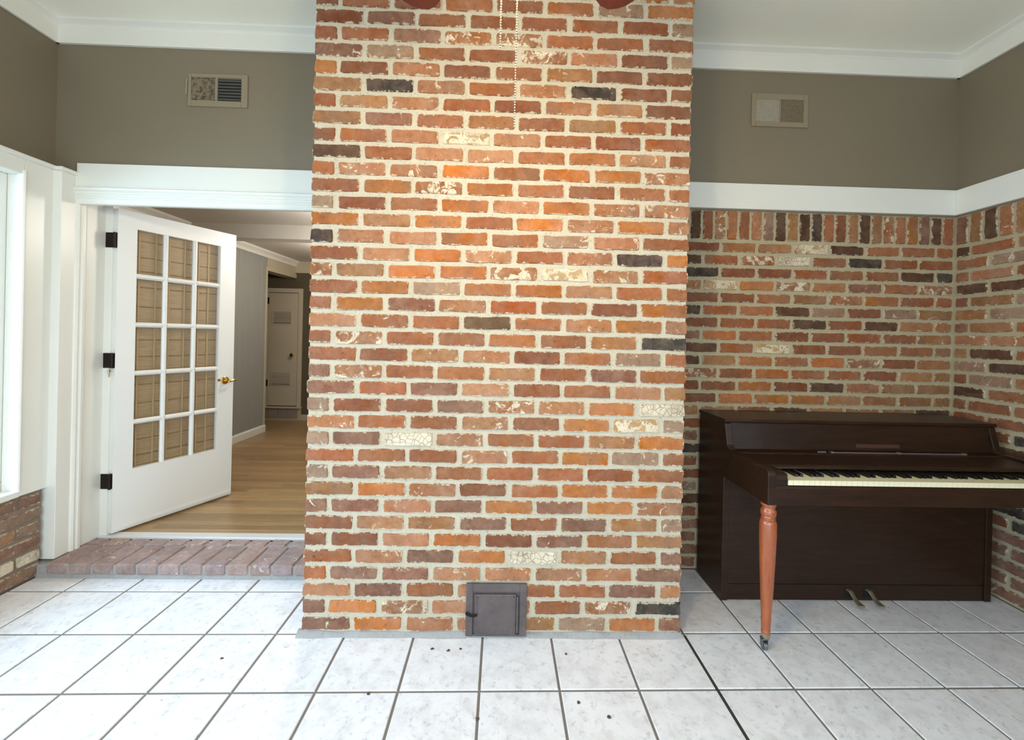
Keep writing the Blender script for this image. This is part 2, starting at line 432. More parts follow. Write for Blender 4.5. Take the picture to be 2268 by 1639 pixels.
for i, ch in enumerate('rrDrcorpgDtDkrdtDtcromDrr'):
    x = 1.972 + .0724*(i-2) - .003
    if x+.03 > XR or x < 1.7: continue
    piece('brick', SOLD[random.randrange(6)], wall_back, (x, YB, 2.022), (random.uniform(-.008, .008), PI/2, 0), bcol(ch))

# right wall
wr = MB(); wr.box(XR, XR+.15, YR-.15, .74, 2.108, ZC)
wall_right = wr.build('wall_right', M['wall']); tag(wall_right, 'right wall with taupe plaster above white rail and brick below', 'wall', kind='structure')
mr = MB(); mr.box(XR+.006, XR+.15, -1.9, .74, 0, 2.108); mr.box(XR+.006, XR+.15, YR-.15, -3.6, 0, 2.108); mr.box(XR+.006, XR+.15, -3.6, -1.9, 0, .8); mr.box(XR+.006, XR+.15, -3.6, -1.9, 2.05, 2.108)
mr.build('mortar_bed', M['mortar_side'], wall_right)
far = MB()
def add_far(m, x, y, z, L, H, nrm):                      # plain bevel-free bricks joined into one stuff part
    if nrm == 'x': m.box(x-.003, x+.02, y-L/2, y+L/2, z-H/2, z+H/2)
    else: m.box(x-L/2, x+L/2, y-.003, y+.02, z-H/2, z+H/2)
for k in range(26):
    zb = tops - CO*.9946*k
    if zb < 0: break
    y1 = YB-.014; y0 = (.475 if k % 2 == 0 else .377)
    while y1 > -3.98:
        a, b = y0+.009, y1
        if b-a > .03:
            if b > -1.1:
                ch = random.choice('rdtmprdDgtr') if zb > .85 else random.choice('mDkdmgm')  # lower bricks coloured darker to paint in the shadow by the piano
                me = FULLB[random.randrange(8)] if b-a > .19 else cut_brick(b-a)
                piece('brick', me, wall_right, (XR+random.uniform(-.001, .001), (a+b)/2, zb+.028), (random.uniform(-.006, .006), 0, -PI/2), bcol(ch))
            elif not (-3.6 < (a+b)/2 < -1.9 and .75 < zb < 2.05): add_far(far, XR, (a+b)/2, zb+.028, b-a, .056, 'x')
        y1 = y0-.009; y0 -= .2165
for i in range(60):
    y = .522-.0724*i
    if i < 23: piece('brick', SOLD[random.randrange(6)], wall_right, (XR, y, 2.022), (0, PI/2, -PI/2), bcol(random.choice('rdmDtrp')))
    else: add_far(far, XR, y, 2.022, .058, .166, 'x')
fo = far.build('brick_run', M['step_brick'], wall_right); fo['kind'] = 'stuff'; fo.color = S(140, 80, 62)[:3] + (.2,)

# left wall: brick below, windows, plaster above
wl = MB(); wl.box(XL-.15, XL, YR-.15, .74, 2.2, ZC)
for a, b in ((.33, .74), (-1.62, -1.42), (-3.25, -3.05), (-4.15, -4.0)): wl.box(XL-.15, XL, a, b, .47, 2.2)
wl.box(XL-.15, XL, YR-.15, .74, 0, .47)
wall_left = wl.build('wall_left', M['wall']); tag(wall_left, 'left wall with taupe plaster above the windows and low brick below', 'wall', kind='structure')
MB().box(XL, -1.617, YR, .447, 0, .462).build('mortar_bed', M['mortar_dirty'], wall_left)
far = MB()
for k in range(6):
    zb = .012+.0752*k; y1 = .446; y0 = .335 if k % 2 else .24
    while y1 > -3.98:
        a, b = y0+.009, y1
        if b-a > .03:
            if b > -2.6:
                ch = 'w' if (k == 1 and b > .2) else random.choice('gmmtgg'); me = FULLB[random.randrange(8)] if b-a > .19 else cut_brick(b-a)
                piece('brick', me, wall_left, (-1.61, (a+b)/2, zb+.03), (random.uniform(-.01, .01), 0, PI/2), tuple(.6*a+.4*b for a, b in zip(bcol(ch)[:3], S(134, 110, 98)))+(.55 if ch == 'w' else .26,))
            else: far.box(-1.63, -1.610, a, b, zb+.002, zb+.058)
        y1 = y0-.009; y0 -= .2165
B(-1.64, -1.603, -3.9, .30, .458, .4645).build('mortar_cap', M['mortar'], wall_left)
fo = far.build('brick_run', M['step_brick'], wall_left); fo['kind'] = 'stuff'; fo.color = S(130, 82, 70)[:3] + (.2,)

# rear wall behind the camera with sliding glass doors
wb = MB(); wb.box(XL-.15, XR+.15, YR-.15, YR, 2.25, ZC); wb.box(XL-.15, -1.45, YR-.15, YR, 0, 2.25); wb.box(2.85, XR+.15, YR-.15, YR, 0, 2.25)
tag(wb.build('wall_rear', M['wall']), 'taupe rear wall around the sliding glass doors', 'wall', kind='structure')

def window(name, label, horiz, a, b, z0, z1, c, n):
    """window in a wall: horiz 'y' runs along y at x=c, 'x' runs along x at y=c; n lights side by side"""
    t = thing(name, ((a+b)/2 if horiz == 'x' else c, c if horiz == 'x' else (a+b)/2, z0), label, 'window', kind='structure')
    f = MB(); w = .05; d = .035
    def bb(m, p0, p1, q0, q1, dd):
        if horiz == 'x': m.box(p0, p1, c-dd, c+dd, q0, q1)
        else: m.box(c-dd, c+dd, p0, p1, q0, q1)
    bb(f, a, b, z0, z0+w, d); bb(f, a, b, z1-w, z1, d); bb(f, a, a+w, z0+w, z1-w, d); bb(f, b-w, b, z0+w, z1-w, d)
    step = (b-a-2*w)/n
    for i in range(1, n): bb(f, a+w+step*i-.03, a+w+step*i+.03, z0+w, z1-w, d)
    f.build('window_frame', M['white'], t, bevel=.004)
    for i in range(n):
        p = MB(); bb(p, a+w+step*i+(.03 if i else 0), a+w+step*(i+1)-(.03 if i < n-1 else 0), z0+w, z1-w, .002); p.build('pane', M['glass'], t)
    return t
w1 = window('window_1', 'tall white framed window beside the doorway post', 'y', -1.42, .335, .49, 2.16, -1.72, 1)
window('window_2', 'second white window along the left wall', 'y', -3.05, -1.62, .49, 2.16, -1.72, 1)
window('window_3', 'wide sliding glass doors in the rear wall', 'x', -1.45, 2.85, .02, 2.25, YR-.07, 3)
window('window_4', 'white window in the right wall far behind the piano', 'y', -3.6, -1.9, .8, 2.05, XR+.08, 2)
# casing of window_1: flat board by the post, bead, jamb, sill
cs = MB()
cs.box(XL, -1.6, .336, .47, .465, 2.19)                 # flat board beside the post
cs.build('window_casing', M['white'], w1, bevel=.003)
cs = MB()
cs.prism([(-1.62, .337), (-1.594, .337), (-1.590, .330), (-1.596, .322), (-1.608, .320), (-1.62, .324)], .49, 2.13, 'z')
cs.build('window_bead', M['white'], w1, bevel=.002)
cs = MB()
cs.prism([(-1.615, .337), (-1.615, .326), (-1.640, .331), (-1.646, .340), (-1.662, .340), (-1.666, .330), (-1.682, .330), (-1.682, .35), (-1.615, .35)], .49, 2.12, 'z')
cs.build('window_jamb', M['white'], w1)
cs = MB(); cs.box(XL-.04, -1.598, -1.42, .336, .462, .492); cs.build('window_sill', M['white'], w1, bevel=.004)
cs = MB(); cs.box(XL-.04, -1.6, -3.95, .336, 2.11, 2.19); cs.build('window_head', M['white'], w1, bevel=.003)
cs = MB()
for a, b in ((-1.62, -1.42), (-3.25, -3.05)): cs.box(XL, -1.6, a, b, .465, 2.11)
cs.build('window_post', M['white'], w1, bevel=.003)

# trims -----------------------------------------------------------------------------------------
def trim(name, mb, label, mat='white', bevel=.003):
    return tag(mb.build(name, M[mat], None, bevel=bevel), label, 'trim', kind='structure')
PR = [(0, 0), (.014, 0), (.016, .008), (.016, .088), (.022, .094), (.022, .1), (.03, .104), (.048, .112), (.056, .12), (0, .12)]   # depth, height
def crown(x0, x1, y, z):  # on the back wall
    return MB().prism([(y-d, z+h) for d, h in PR], x0, x1, 'x')
trim('trim_1', crown(XL, 0, YB, 2.93), 'white crown moulding left of the chimney', bevel=0)
trim('trim_2', crown(CW, XR, YB, 2.93), 'white crown moulding right of the chimney', bevel=0)
trim('trim_3', MB().prism([(XR-d, 2.93+h) for d, h in PR], YR, YB, 'y'), 'white crown moulding along the right wall', bevel=0)
trim('trim_4', MB().prism([(XL+d, 2.93+h) for d, h in PR], YR, YB, 'y'), 'white crown moulding along the left wall', bevel=0)
trim('trim_5', B(CW, XR-.0, YB-.02, YB+.01, 2.115, 2.263), 'white rail board above the brick beside the chimney')
trim('trim_6', B(XR-.02, XR+.01, YR, YB-.02, 2.115, 2.263), 'white rail board above the brick on the right wall')
hd = MB(); hd.box(JX, 0, YB-.018, YB+.01, 2.118, 2.258)
trim('trim_7', hd, 'white rail board above the doorway')
HP = [(YB+.012, 2.03), (YB-.012, 2.03), (YB-.018, 2.036), (YB-.018, 2.058), (YB-.024, 2.062), (YB-.024, 2.070), (YB-.02, 2.074), (YB-.02, 2.082),
      (YB-.028, 2.088), (YB-.028, 2.096), (YB-.024, 2.1), (YB-.034, 2.108), (YB-.036, 2.116), (YB-.03, 2.121), (YB+.012, 2.121)]
trim('trim_8', MB().prism(HP, JX, DX1, 'x'), 'white ridged head casing over the doorway', bevel=0)
# boxed white post in the corner with the left reveal of the doorway
po = MB()
po.prism([(XL, .466), (JX, .466), (JX, .47), (JX, .54), (JX+.006, .545), (JX+.012, .556), (JX+.004, .566), (JX+.014, .576), (JX+.014, .59), (JX+.004, .602), (JX, .606), (JX, .72), (JX+.04, .72), (JX+.04, .76), (XL, .76)], STEP, 2.185, 'z')
trim('trim_9', po, 'white boxed post and reveal at the left of the doorway', bevel=.002)
tp = MB()
tp.prism([(XL, YR), (-1.572, YR), (-1.572, .452), (-1.542, .452), (-1.542, YB), (XL, YB)], 2.185, 2.205, 'z')
trim('trim_10', tp, 'narrow white ledge on top of the window trim', bevel=.004)
trim('trim_11', B(DX1, 0, YB-.018, .76, 0.07, 2.03), 'white right casing of the doorway behind the chimney')
trim('trim_12', B(JX, DX1, .705, .765, STEP-.006, .086), 'pale metal threshold strip at the doorway', mat='alu', bevel=.003)

# brick step --------------------------------------------------------------------------------------
st = MB(); st.box(XL, 0, .430, .70, 0, .066)
step = st.build('step', M['mortar_grey']); tag(step, 'low brick step below the doorway left of the chimney', 'step', kind='structure')
def worn(L, W, H, seed):
    bm = bmesh.new(); bmesh.ops.create_cube(bm, size=1)
    rnd = random.Random(seed)
    for v in bm.verts: v.co = Vector((v.co.x*L, v.co.y*W, v.co.z*H))
    bmesh.ops.bevel(bm, geom=bm.edges[:], offset=.007, segments=1, affect='EDGES')
    for v in bm.verts: v.co += Vector((rnd.uniform(-.002, .002), rnd.uniform(-.002, .002), rnd.uniform(-.0015, .0015)))
    me = bpy.data.meshes.new('brick'); bm.to_mesh(me); bm.free(); me.materials.append(M['step_brick']); return me
SB = [worn(.106, .206, .058, 300+i) for i in range(6)]
SB2 = [worn(.106, .072, .058, 320+i) for i in range(4)]
jo = [-1.60, -1.56, -1.442, -1.319, -1.199, -1.083, -.966, -.848, -.731, -.609, -.488, -.369, -.25, -.13, -.008]
sc = 'DmmdmmpmmpmmpgpS'
for i in range(1, len(jo)-1):
    xm = (jo[i]+jo[i+1])/2; s = (jo[i+1]-jo[i]-.011)/.106
    bc = bcol(sc[i]); bc = tuple(.28*a+.72*b for a, b in zip(bc[:3], S(178, 160, 162))); piece('brick', SB[i % 6], step, (xm, .526, .046), (0, 0, random.uniform(-.01, .01)), bc+(.3,), (s, 1, 1))
    piece('brick', SB2[i % 4], step, (xm-.03, .672, .0455), (0, 0, random.uniform(-.01, .01)), tuple(.28*a+.72*b for a, b in zip(bcol(random.choice('mmgpm'))[:3], S(182, 166, 168)))+(.32,), (s, 1, 1))
fil = MB()
fil.prism([(.416, 0), (.431, .014), (.44, .014), (.44, 0)], -1.6, 0, 'x'); fil.build('mortar_bed', M['mortar_grey'], step)

# chimney ----------------------------------------------------------------------------------------
ch = MB(); ch.box(.006, CW-.006, .004, YB, 0, ZC)
chim = ch.build('chimney', M['mortar']); tag(chim, 'tall red brick chimney breast in the middle of the room', 'chimney', kind='structure')
CR = ['rdrrrpdr', 'drdrrgop', 'drdrdrgo', 'dmrdrrdg', 'drmcctrd'.replace('t', 'r'), 'mgrdcpdg', 'odpdrtdd', 'tkprpkdr', 'rtprdptd', 'tmrtdtrd', 'drpyprdr', 'Drppropr',
      'rpporOoc'.replace('o', 'O', 1), 'docordrr', 'gdropopp', 'otorOpop', 'kpporgpr', 'dpOprcko', 'ctOOcycr', 'rogroprr', 'rompRrdo', 'prrvrpop', 'rcrrortk',
      'rdtpdrgr', 'mcrrtrmr', 'mRmprrpt', 'gddmcpow', 'prrpropk'.replace('ropk', 'royg'), 'gmwprrto', 'Rrrprogr', 'gmtrrrdr', 'tOpdroop', 'mmpmomop', 'dptmdmtg'.replace('d', 'd'),
      'ddpodmrt', 'rpmowtrm', 'Rmmppppm', 'pmrprrmp', 'mOcptrck', 'mOpptgom']
# CR[0] is the out-of-frame course; CR[-1] the lowest one
for idx, codes in enumerate(CR):
    n = len(CR)-1-idx
    zc = Z0 + CO*n + .027
    x = 0.0
    for i in range(8):
        first_half = (n % 2 == 1)
        L = .096 if (first_half and i == 0) or (not first_half and i == 7) else .2069
        corner = i in (0, 7)
        pool = (HALFC if L < .15 else FULLC) if corner else FULL
        jitter = random.uniform(-.002, .002)
        piece('brick', random.choice(pool), chim, (min(max(x+L/2+jitter, L/2-.001), CW-L/2+.001), random.uniform(-.0012, .0012), zc+random.uniform(-.0015, .0015)),
              (0, random.uniform(-.008, .008), 0), bcol(codes[i]))
        x += L + .02
sd = MB()                                                # the chimney's flanks, one stuff part, and the course above the frame
for n in range(0, 41):
    zc = Z0+CO*n
    for sx in (0, 1):
        half = (n % 2 == 1) == (sx == 0)                 # front brick is a header there, so it runs deep on this side
        y = .23 if half else .12
        while y < YB-.03:
            y1 = min(y+.2069, YB-.002)
            if sx == 0: sd.box(-.0, .02, y, y1, zc, zc+.054)
            else: sd.box(CW-.02, CW, y, y1, zc, zc+.054)
            y = y1+.02
    if n == 40:
        for i in range(7): sd.box(.002+.227*i, .2+.227*i, 0, .02, zc, min(zc+.054, ZC))
so = sd.build('brick_flank', M['step_brick'], chim); so['kind'] = 'stuff'; so.color = S(150, 86, 66)[:3] + (.2,)
# mortar slopped along the foot of the chimney
sl = MB(); N = 90; vs = []; fs = []
for i in range(N+1):
    x = -.022 + (CW+.028)*i/N; k = noise.noise((x*9, .3, 0)); k2 = noise.noise((x*31, 4.3, 0))
    taper = 1 if x < .72 or x > 1.0 else .3
    vs += [(x, -.012*taper-.006*k*taper-.004*max(0, 1-x*4), 0), (x, -.008*taper-.004*k2, .010+.004*k2), (x, .004, .022+.006*k), (x, .02, .02)]
for i in range(N):
    for j in range(3): fs.append((i*4+j, i*4+4+j, i*4+5+j, i*4+1+j))
sl.add(vs, fs).build('mortar_foot', M['mortar_grey'], chim, smooth=True)

# ================================================================== HALL beyond the doorway
HZ = STEP+.006
hf = MB(); hf.box(-3.2, .6, .74, 5.0, -.1, HZ-.012)
hfl = hf.build('floor', M['oak']); tag(hfl, 'honey oak strip floor of the hall beyond the doorway', 'floor', kind='structure')
bw_ = .057
BD = {}
def board(L):
    k = round(L, 2)
    if k not in BD: BD[k] = MB().box(0, L-.001, 0, bw_-.0012, -.012, 0).mesh('plank', M['oak'])
    return BD[k]
y = .766; row = 0
rb = random.Random(3)
while y < 4.14:
    if y < 3.2:                                          # strips wide enough in the picture to tell apart
        x = -2.13 - rb.choice((0, .3, .6, .9))
        while x < .3:
            L = rb.choice((.8, 1.0, 1.2, 1.4)); a = max(x, -2.12); b = min(x+L, .3)
            if b-a > .05: piece('plank', board(b-a), hfl, (a, y, HZ))
            x += L
    y += bw_
fs_ = MB()
yy = y0_ = .766 + bw_*43
while yy < 4.14: fs_.box(-2.6, .3, yy, yy+bw_-.001, HZ-.012, HZ); yy += bw_
fo = fs_.build('plank_run', M['oak'], hfl); fo['kind'] = 'stuff'
HC = 2.33
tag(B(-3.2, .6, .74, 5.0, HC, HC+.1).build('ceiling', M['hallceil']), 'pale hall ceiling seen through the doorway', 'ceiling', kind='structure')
HXL = -2.13
hw = MB(); hw.box(HXL-.12, HXL, .74, 3.42, 0, HC); hw.box(HXL-.12, HXL, 3.42, 4.14, 2.13, HC)
hall_left = hw.build('wall_hall', M['hallwall']); tag(hall_left, 'grey grooved panel wall of the hall behind the open door', 'wall', kind='structure')
yy = .76; ws = (.1, .14, .2, .12, .18, .1, .22); i = 0
while yy < 3.40:                                          # the wall's vertical panels, with grooves between
    y1 = min(yy+ws[i % 7], 3.405)
    MB().box(HXL-.002, HXL+.008, yy+.002, y1-.002, HZ, HC-.02).build('panel', M['hallwall'], hall_left, bevel=.003, seg=1)
    yy = y1; i += 1
hb = MB(); hb.prism([(HXL+.006, HZ), (HXL+.024, HZ), (HXL+.024, HZ+.07), (HXL+.016, HZ+.085), (HXL+.006, HZ+.09)], .76, 3.44, 'y')
tag(hb.build('baseboard_hall', M['white']), 'white baseboard along the grey hall panel wall', 'baseboard', kind='structure')
trim('trim_13', MB().prism([(HXL+.006, HC-.08), (HXL+.02, HC-.08), (HXL+.03, HC-.05), (HXL+.06, HC-.02), (HXL+.066, HC), (HXL+.006, HC)], .76, 4.14, 'y'), 'white crown moulding over the grey hall panels', bevel=0)
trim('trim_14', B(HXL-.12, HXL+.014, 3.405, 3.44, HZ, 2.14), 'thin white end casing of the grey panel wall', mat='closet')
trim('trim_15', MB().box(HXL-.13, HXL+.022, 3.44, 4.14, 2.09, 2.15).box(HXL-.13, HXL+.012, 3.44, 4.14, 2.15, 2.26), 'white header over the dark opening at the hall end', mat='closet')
tag(B(HXL, .6, 2.09, 2.24, 2.2, HC).build('beam', M['hallceil']), 'dropped pale ceiling beam across the hall', 'beam', kind='structure')
fwm = MB(); fwm.box(-3.3, .6, 4.15, 4.27, 0, HC)
tag(fwm.build('wall_far', M['darkwall']), 'dark olive wall at the far end of the hall', 'wall', kind='structure')
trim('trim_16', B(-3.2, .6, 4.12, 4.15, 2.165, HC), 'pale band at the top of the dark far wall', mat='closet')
tag(B(.5, .62, .74, 4.2, 0, HC).build('wall_hall_right', M['hallwall']), 'grey right wall of the hall hidden by the chimney', 'wall', kind='structure')
tag(B(-3.3, -3.18, .74, 4.2, 0, HC).build('wall_hall_left', M['darkwall']), 'dark wall beyond the opening at the hall end', 'wall', kind='structure')
# tiled base and ledge below the closet door
tb = B(-2.75, -2.01, 4.128, 4.15, HZ, .262).build('trim_17', M['mortar_side']); tag(tb, 'small taupe tile base under the closet door', 'trim', kind='structure')
M['basetile'] = paint('taupe_base_tile', S(150, 136, 122), .4, .08)
bt = B(-.064, .064, -.006, .006, -.064, .064).mesh('tile', M['basetile'])
for i in range(5): piece('tile', bt, tb, (-2.66+.136*i, 4.124, .178))
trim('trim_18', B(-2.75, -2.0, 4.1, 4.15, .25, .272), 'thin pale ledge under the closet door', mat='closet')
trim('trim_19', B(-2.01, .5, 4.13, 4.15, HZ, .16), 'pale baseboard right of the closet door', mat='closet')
# closet door
d2 = thing('door_2', (-2.28, 4.14, .29), 'pale closet door with two louvre vents at the far end of the hall', 'door', kind='structure')
f = MB(); f.box(-2.55, -2.49, 4.125, 4.15, .272, 1.945); f.box(-2.07, -2.015, 4.125, 4.15, .272, 1.945); f.box(-2.49, -2.07, 4.125, 4.15, 1.885, 1.945)
f.build('door_casing', M['closet'], d2, bevel=.003)
B(-2.485, -2.075, 4.132, 4.15, .285, 1.878).build('door_leaf', M['closet'], d2, bevel=.002)
for z0, z1 in ((1.45, 1.61), (.585, .745)):
    lv = MB(); lv.box(-2.43, -2.155, 4.124, 4.134, z0-.012, z0); lv.box(-2.43, -2.155, 4.124, 4.134, z1, z1+.012)
    lv.box(-2.43, -2.418, 4.124, 4.134, z0, z1); lv.box(-2.167, -2.155, 4.124, 4.134, z0, z1)
    g = lv.build('louvre_vent', M['closet'], d2)
    B(-2.418, -2.167, 4.1305, 4.1325, z0, z1).build('vent_back', M['vent_slat'], g)
    for i in range(7):
        z = z0+.012+i*(z1-z0-.02)/6.5
        MB().prism([(4.122, z), (4.13, z+.014), (4.1315, z+.013), (4.1235, z-.001)], -2.418, -2.167, 'x').build('slat', M['closet'], g)
MB().lathe([(0, .008), (-.03, .009), (-.034, .024), (-.05, .028), (-.062, .018), (-.064, .002)], (-2.13, 4.132, 1.005), 'y', 14).build('knob', M['brass'], d2, smooth=True)
for z in (1.72, .56): B(-2.494, -2.48, 4.12, 4.133, z, z+.09).build('hinge', M['bronze'], d2)

# ------------------------------------------------------------------ french door, opened into the hall
HA = Vector((-1.495, .742, .095)); ang = math.atan2(1.364-.719, -1.198+1.483)
dd = Vector((math.cos(ang), math.sin(ang), 0)); dn = Vector((dd.y, -dd.x, 0))      # along the leaf; towards the room
A0 = Vector((-1.483, .719, .095))
DM = Matrix(((dd.x, -dn.x, 0, A0.x), (dd.y, -dn.y, 0, A0.y), (0, 0, 1, A0.z), (0, 0, 0, 1)))   # local x along, y into the leaf, z up
d1 = thing('door_1', tuple(A0), 'white fifteen pane french door standing open into the hall', 'door', kind='structure')
def dpart(mb, name, mat, parent=d1, **k): return mb.xf(DM).build(name, mat, parent, **k)
DW, DH, DT = .712, 1.965, .036
xs0, xs1 = .097, .602; zs0, zs1 = .365, 1.860            # glazed field
f = MB(); f.box(0, xs0, 0, DT, 0, DH); f.box(xs1, DW, 0, DT, 0, DH); f.box(xs0, xs1, 0, DT, 0, zs0); f.box(xs0, xs1, 0, DT, zs1, DH)
dpart(f, 'door_leaf', M['door_white'])
cols = [(xs0, .247), (.275, .424), (.452, xs1)]
gl = (zs1-zs0-4*.03)/5
rowz = [(zs0+i*(gl+.03), zs0+i*(gl+.03)+gl) for i in range(5)]
mprof = lambda a, b, y0: [(a, y0+.012), (a+.008, y0+.004), (a+.010, y0), (b-.010, y0), (b-.008, y0+.004), (b, y0+.012), (b, y0+.024), (a, y0+.024)]
for a, b in ((.247, .275), (.424, .452)):
    dpart(MB().prism(mprof(a, b, .002), zs0, zs1, 'z'), 'muntin', M['door_white'])
for i in range(4):
    a, b = rowz[i][1], rowz[i+1][0]
    for x0, x1 in cols: dpart(MB().prism([(y, z) for z, y in mprof(a, b, .002)], x0-.004, x1+.004, 'x'), 'muntin', M['door_white'])
for x0, x1 in cols:
    for z0, z1 in rowz:
        dpart(MB().box(x0-.003, x1+.003, .016, .019, z0-.003, z1+.003), 'pane', M['glass'])
dpart(MB().box(.005, DW-.005, -.006, 0, .012, .03).box(.005, DW-.005, -.003, 0, .03, .036), 'door_sweep', M['door_white'], bevel=.002)
for z in (1.772, 1.045, .315):
    h = MB(); h.box(-.003, .0, .003, .03, z-.045, z+.045); hi = dpart(h, 'hinge', M['bronze'])
    k = MB().lathe([(z-.046, .007), (z+.046, .007)], (-.012, .006, 0), 'z', 10); dpart(k, 'hinge_pin', M['bronze'], hi, smooth=True)
    B(-1.552, -1.508, .7165, .7195, z+.095-.045, z+.095+.045).build('hinge_leaf', M['bronze'], d1)
# brass lever handle
hz = .868
lh = dpart(MB().lathe([(0, .028), (-.006, .028), (-.010, .022), (-.012, .012), (-.036, .010), (-.04, .012)], (.648, 0, hz), 'y', 18), 'door_handle', M['brass'], smooth=True)
dpart(MB().tube([(.648, -.04, hz), (.655, -.046, hz-.004), (.672, -.048, hz+.0), (.69, -.046, hz+.006), (.703, -.042, hz+.002)], [.009, .009, .008, .007, .009], 8), 'lever', M['brass'], lh, smooth=True)
dpart(MB().lathe([(0, .010), (-.006, .010), (-.008, .004)], (.606, 0, hz+.006), 'y', 10), 'latch_pin', M['brass'], smooth=True)
# door stop on the hinge
MB().lathe([(0, .003), (.03, .003), (.03, .008), (.042, .008), (.042, .003), (.05, .003)], (-1.512, .712, 1.04), 'z', 8).build('door_stop', M['chain'], d1, smooth=True)
# matchstick blind hung on the far face of the door
bl = thing('bamboo_blind', tuple(A0 + Vector((0, 0, zs1))), 'tan matchstick bamboo blind hanging behind the panes of the french door', 'blind')
rb = random.Random(11)
sm = MB(); z = zs0-.03
while z < zs1+.02:
    h = rb.uniform(.0035, .006); y = DT+.012+rb.uniform(-.0015, .0015)
    sm.box(xs0-.04, xs1+.04, y, y+.004, z, z+h); z += h+rb.uniform(.0004, .0022)
dpart(sm, 'stick', M['bamboo'], bl)['kind'] = 'stuff'
for z in [zs0+.08+i*.105+rb.uniform(-.02, .02) for i in range(14)]:
    dpart(MB().box(xs0-.04, xs1+.04, DT+.008, DT+.012, z, z+.0045), 'dark_rib', M['bamboo_dark'], bl)
for x in (.125, .215, .293, .385, .475, .54):
    dpart(MB().box(x, x+.009, DT+.006, DT+.009, zs0-.03, zs1+.02), 'cord', M['bamboo_thread'], bl)
dpart(MB().box(xs0-.045, xs1+.045, DT, DT+.03, zs1+.02, zs1+.05), 'head_rail', M['bamboo'], bl)

# ================================================================== THINGS
# cast iron cleanout door at the chimney foot
cd = thing('cleanout_door', (.855, -.01, .011), 'small dark cast iron ash cleanout door at the chimney foot', 'cleanout door')
f = MB(); x0, x1, z0, z1 = .72, .988, .011, .243; ix0, ix1, iz0, iz1 = .75, .957, .02, .208
f.box(x0, ix0, -.014, -.004, z0, z1); f.box(ix1, x1, -.014, -.004, z0, z1); f.box(ix0, ix1, -.014, -.004, z0, iz0); f.box(ix0, ix1, -.014, -.004, iz1, z1)
f.box(ix0, ix1, -.007, -.004, iz0, iz1)
f.build('door_frame', M['iron'], cd, bevel=.003)
f = B(.758, .941, -.018, -.008, .022, .198).build('door_leaf', M['iron'], cd, bevel=.003)
for a in ((.765, .934, -.0195, -.018, .186, .191), (.765, .770, -.0195, -.018, .03, .191), (.929, .934, -.0195, -.018, .03, .191)):
    B(*a).build('raised_edge', M['iron'], f, bevel=.0006, seg=1)
MB().tube([(.947, -.016, .03), (.947, -.016, .19)], .005, 8).build('hinge_rod', M['iron'], cd, smooth=True)
MB().tube([(.72, -.02, .118), (.735, -.024, .112), (.752, -.026, .108), (.77, -.022, .112)], [.007, .006, .005, .006], 8).build('latch', M['black'], cd, smooth=True)

# wall vents
def vent(x0, x1, z0, z1, o1, o2, label, left, right):
    t = thing('air_vent', ((x0+x1)/2, YB, z0), label, 'vent')
    f = MB(); y0 = YB-.008; (a0, a1, c0, c1), (b0, b1, _, _) = o1, o2
    f.box(x0, a0, y0, YB+.001, z0, z1); f.box(b1, x1, y0, YB+.001, z0, z1); f.box(a0, b1, y0, YB+.001, z0, c0); f.box(a0, b1, y0, YB+.001, c1, z1); f.box(a1, b0, y0, YB+.001, c0, c1)
    f.build('vent_frame', M['vent_edge'], t, bevel=.003)
    for (p0, p1, q0, q1), kind in ((o1, left), (o2, right)):
        B(p0, p1, YB-.0005, YB+.0008, q0, q1).build('vent_back', M['vent_dark'], t)
        if kind == 'louvre':
            for i in range(7):
                z = q0+.008+i*(q1-q0-.012)/6.6
                MB().prism([(YB-.006, z), (YB-.001, z+.011), (YB-.0005, z+.0095), (YB-.0055, z-.0015)], p0, p1, 'x').build('slat', M['vent_slat'], t)
        else:
            mt = M['vent_white'] if kind == 'white' else M['vent_worn'] if kind == 'worn' else M['vent']
            m = MB(); n = 14 if kind != 'worn' else 18; s = (p1-p0)/n
            for i in range(n+1): m.box(p0+i*s-.003, p0+i*s+.003, YB-.004, YB-.001, q0, q1)
            n2 = 14; s = (q1-q0)/n2
            for i in range(n2+1): m.box(p0, p1, YB-.0045, YB-.0015, q0+i*s-.003, q0+i*s+.003)
            m.build('grille', mt, t)
    if left == 'worn':
        MB().tube([(x0-.004, YB-.01, z1-.03), (x0-.006, YB-.012, z0+.06)], .003, 6).build('damper_lever', M['vent_white'], t)
    return t
vent(-.962, -.629, 2.606, 2.791, (-.945, -.812, 2.64, 2.77), (-.797, -.665, 2.638, 2.766), 'taupe wall register with a dark louvred half, above the doorway rail', 'worn', 'louvre')
vent(2.28, 2.619, 2.606, 2.800, (2.308, 2.446, 2.636, 2.767), (2.454, 2.592, 2.640, 2.769), 'taupe wall register with a whitish half, above the piano', 'white', 'plain')

# piano ------------------------------------------------------------------------------------------
PX0, PX1 = 2.008, 3.444
pn = thing('piano', (2.726, .25, 0), 'dark brown mahogany spinet piano with its keys uncovered in the brick corner', 'piano')
def arc(cx, cy, r, a0, a1, n=6): return [(cx+r*math.cos(math.radians(a0+(a1-a0)*i/n)), cy+r*math.sin(math.radians(a0+(a1-a0)*i/n))) for i in range(n+1)]
prof = [(.535, .004), (.535, .924), (.27, .924), (.262, .918)] + [(.24, .83), (.236, .815)] + [(.228, .803), (.214, .7935), (.19, .792)] + arc(-.078, .769, .022, 90, 180, 5) + [(-.1, .64), (.262, .64), (.262, .004)]
for x0, x1 in ((PX0, PX0+.034), (PX1-.034, PX1)):
    MB().prism(prof, x0, x1, 'x').build('side_panel', M['mahogany'], pn, bevel=.003)
B(PX0-.004, PX1+.004, .255, .545, .922, .940).build('lid', M['mahogany'], pn, bevel=.005, seg=3)
xa, xb = PX0+.034, PX1-.034
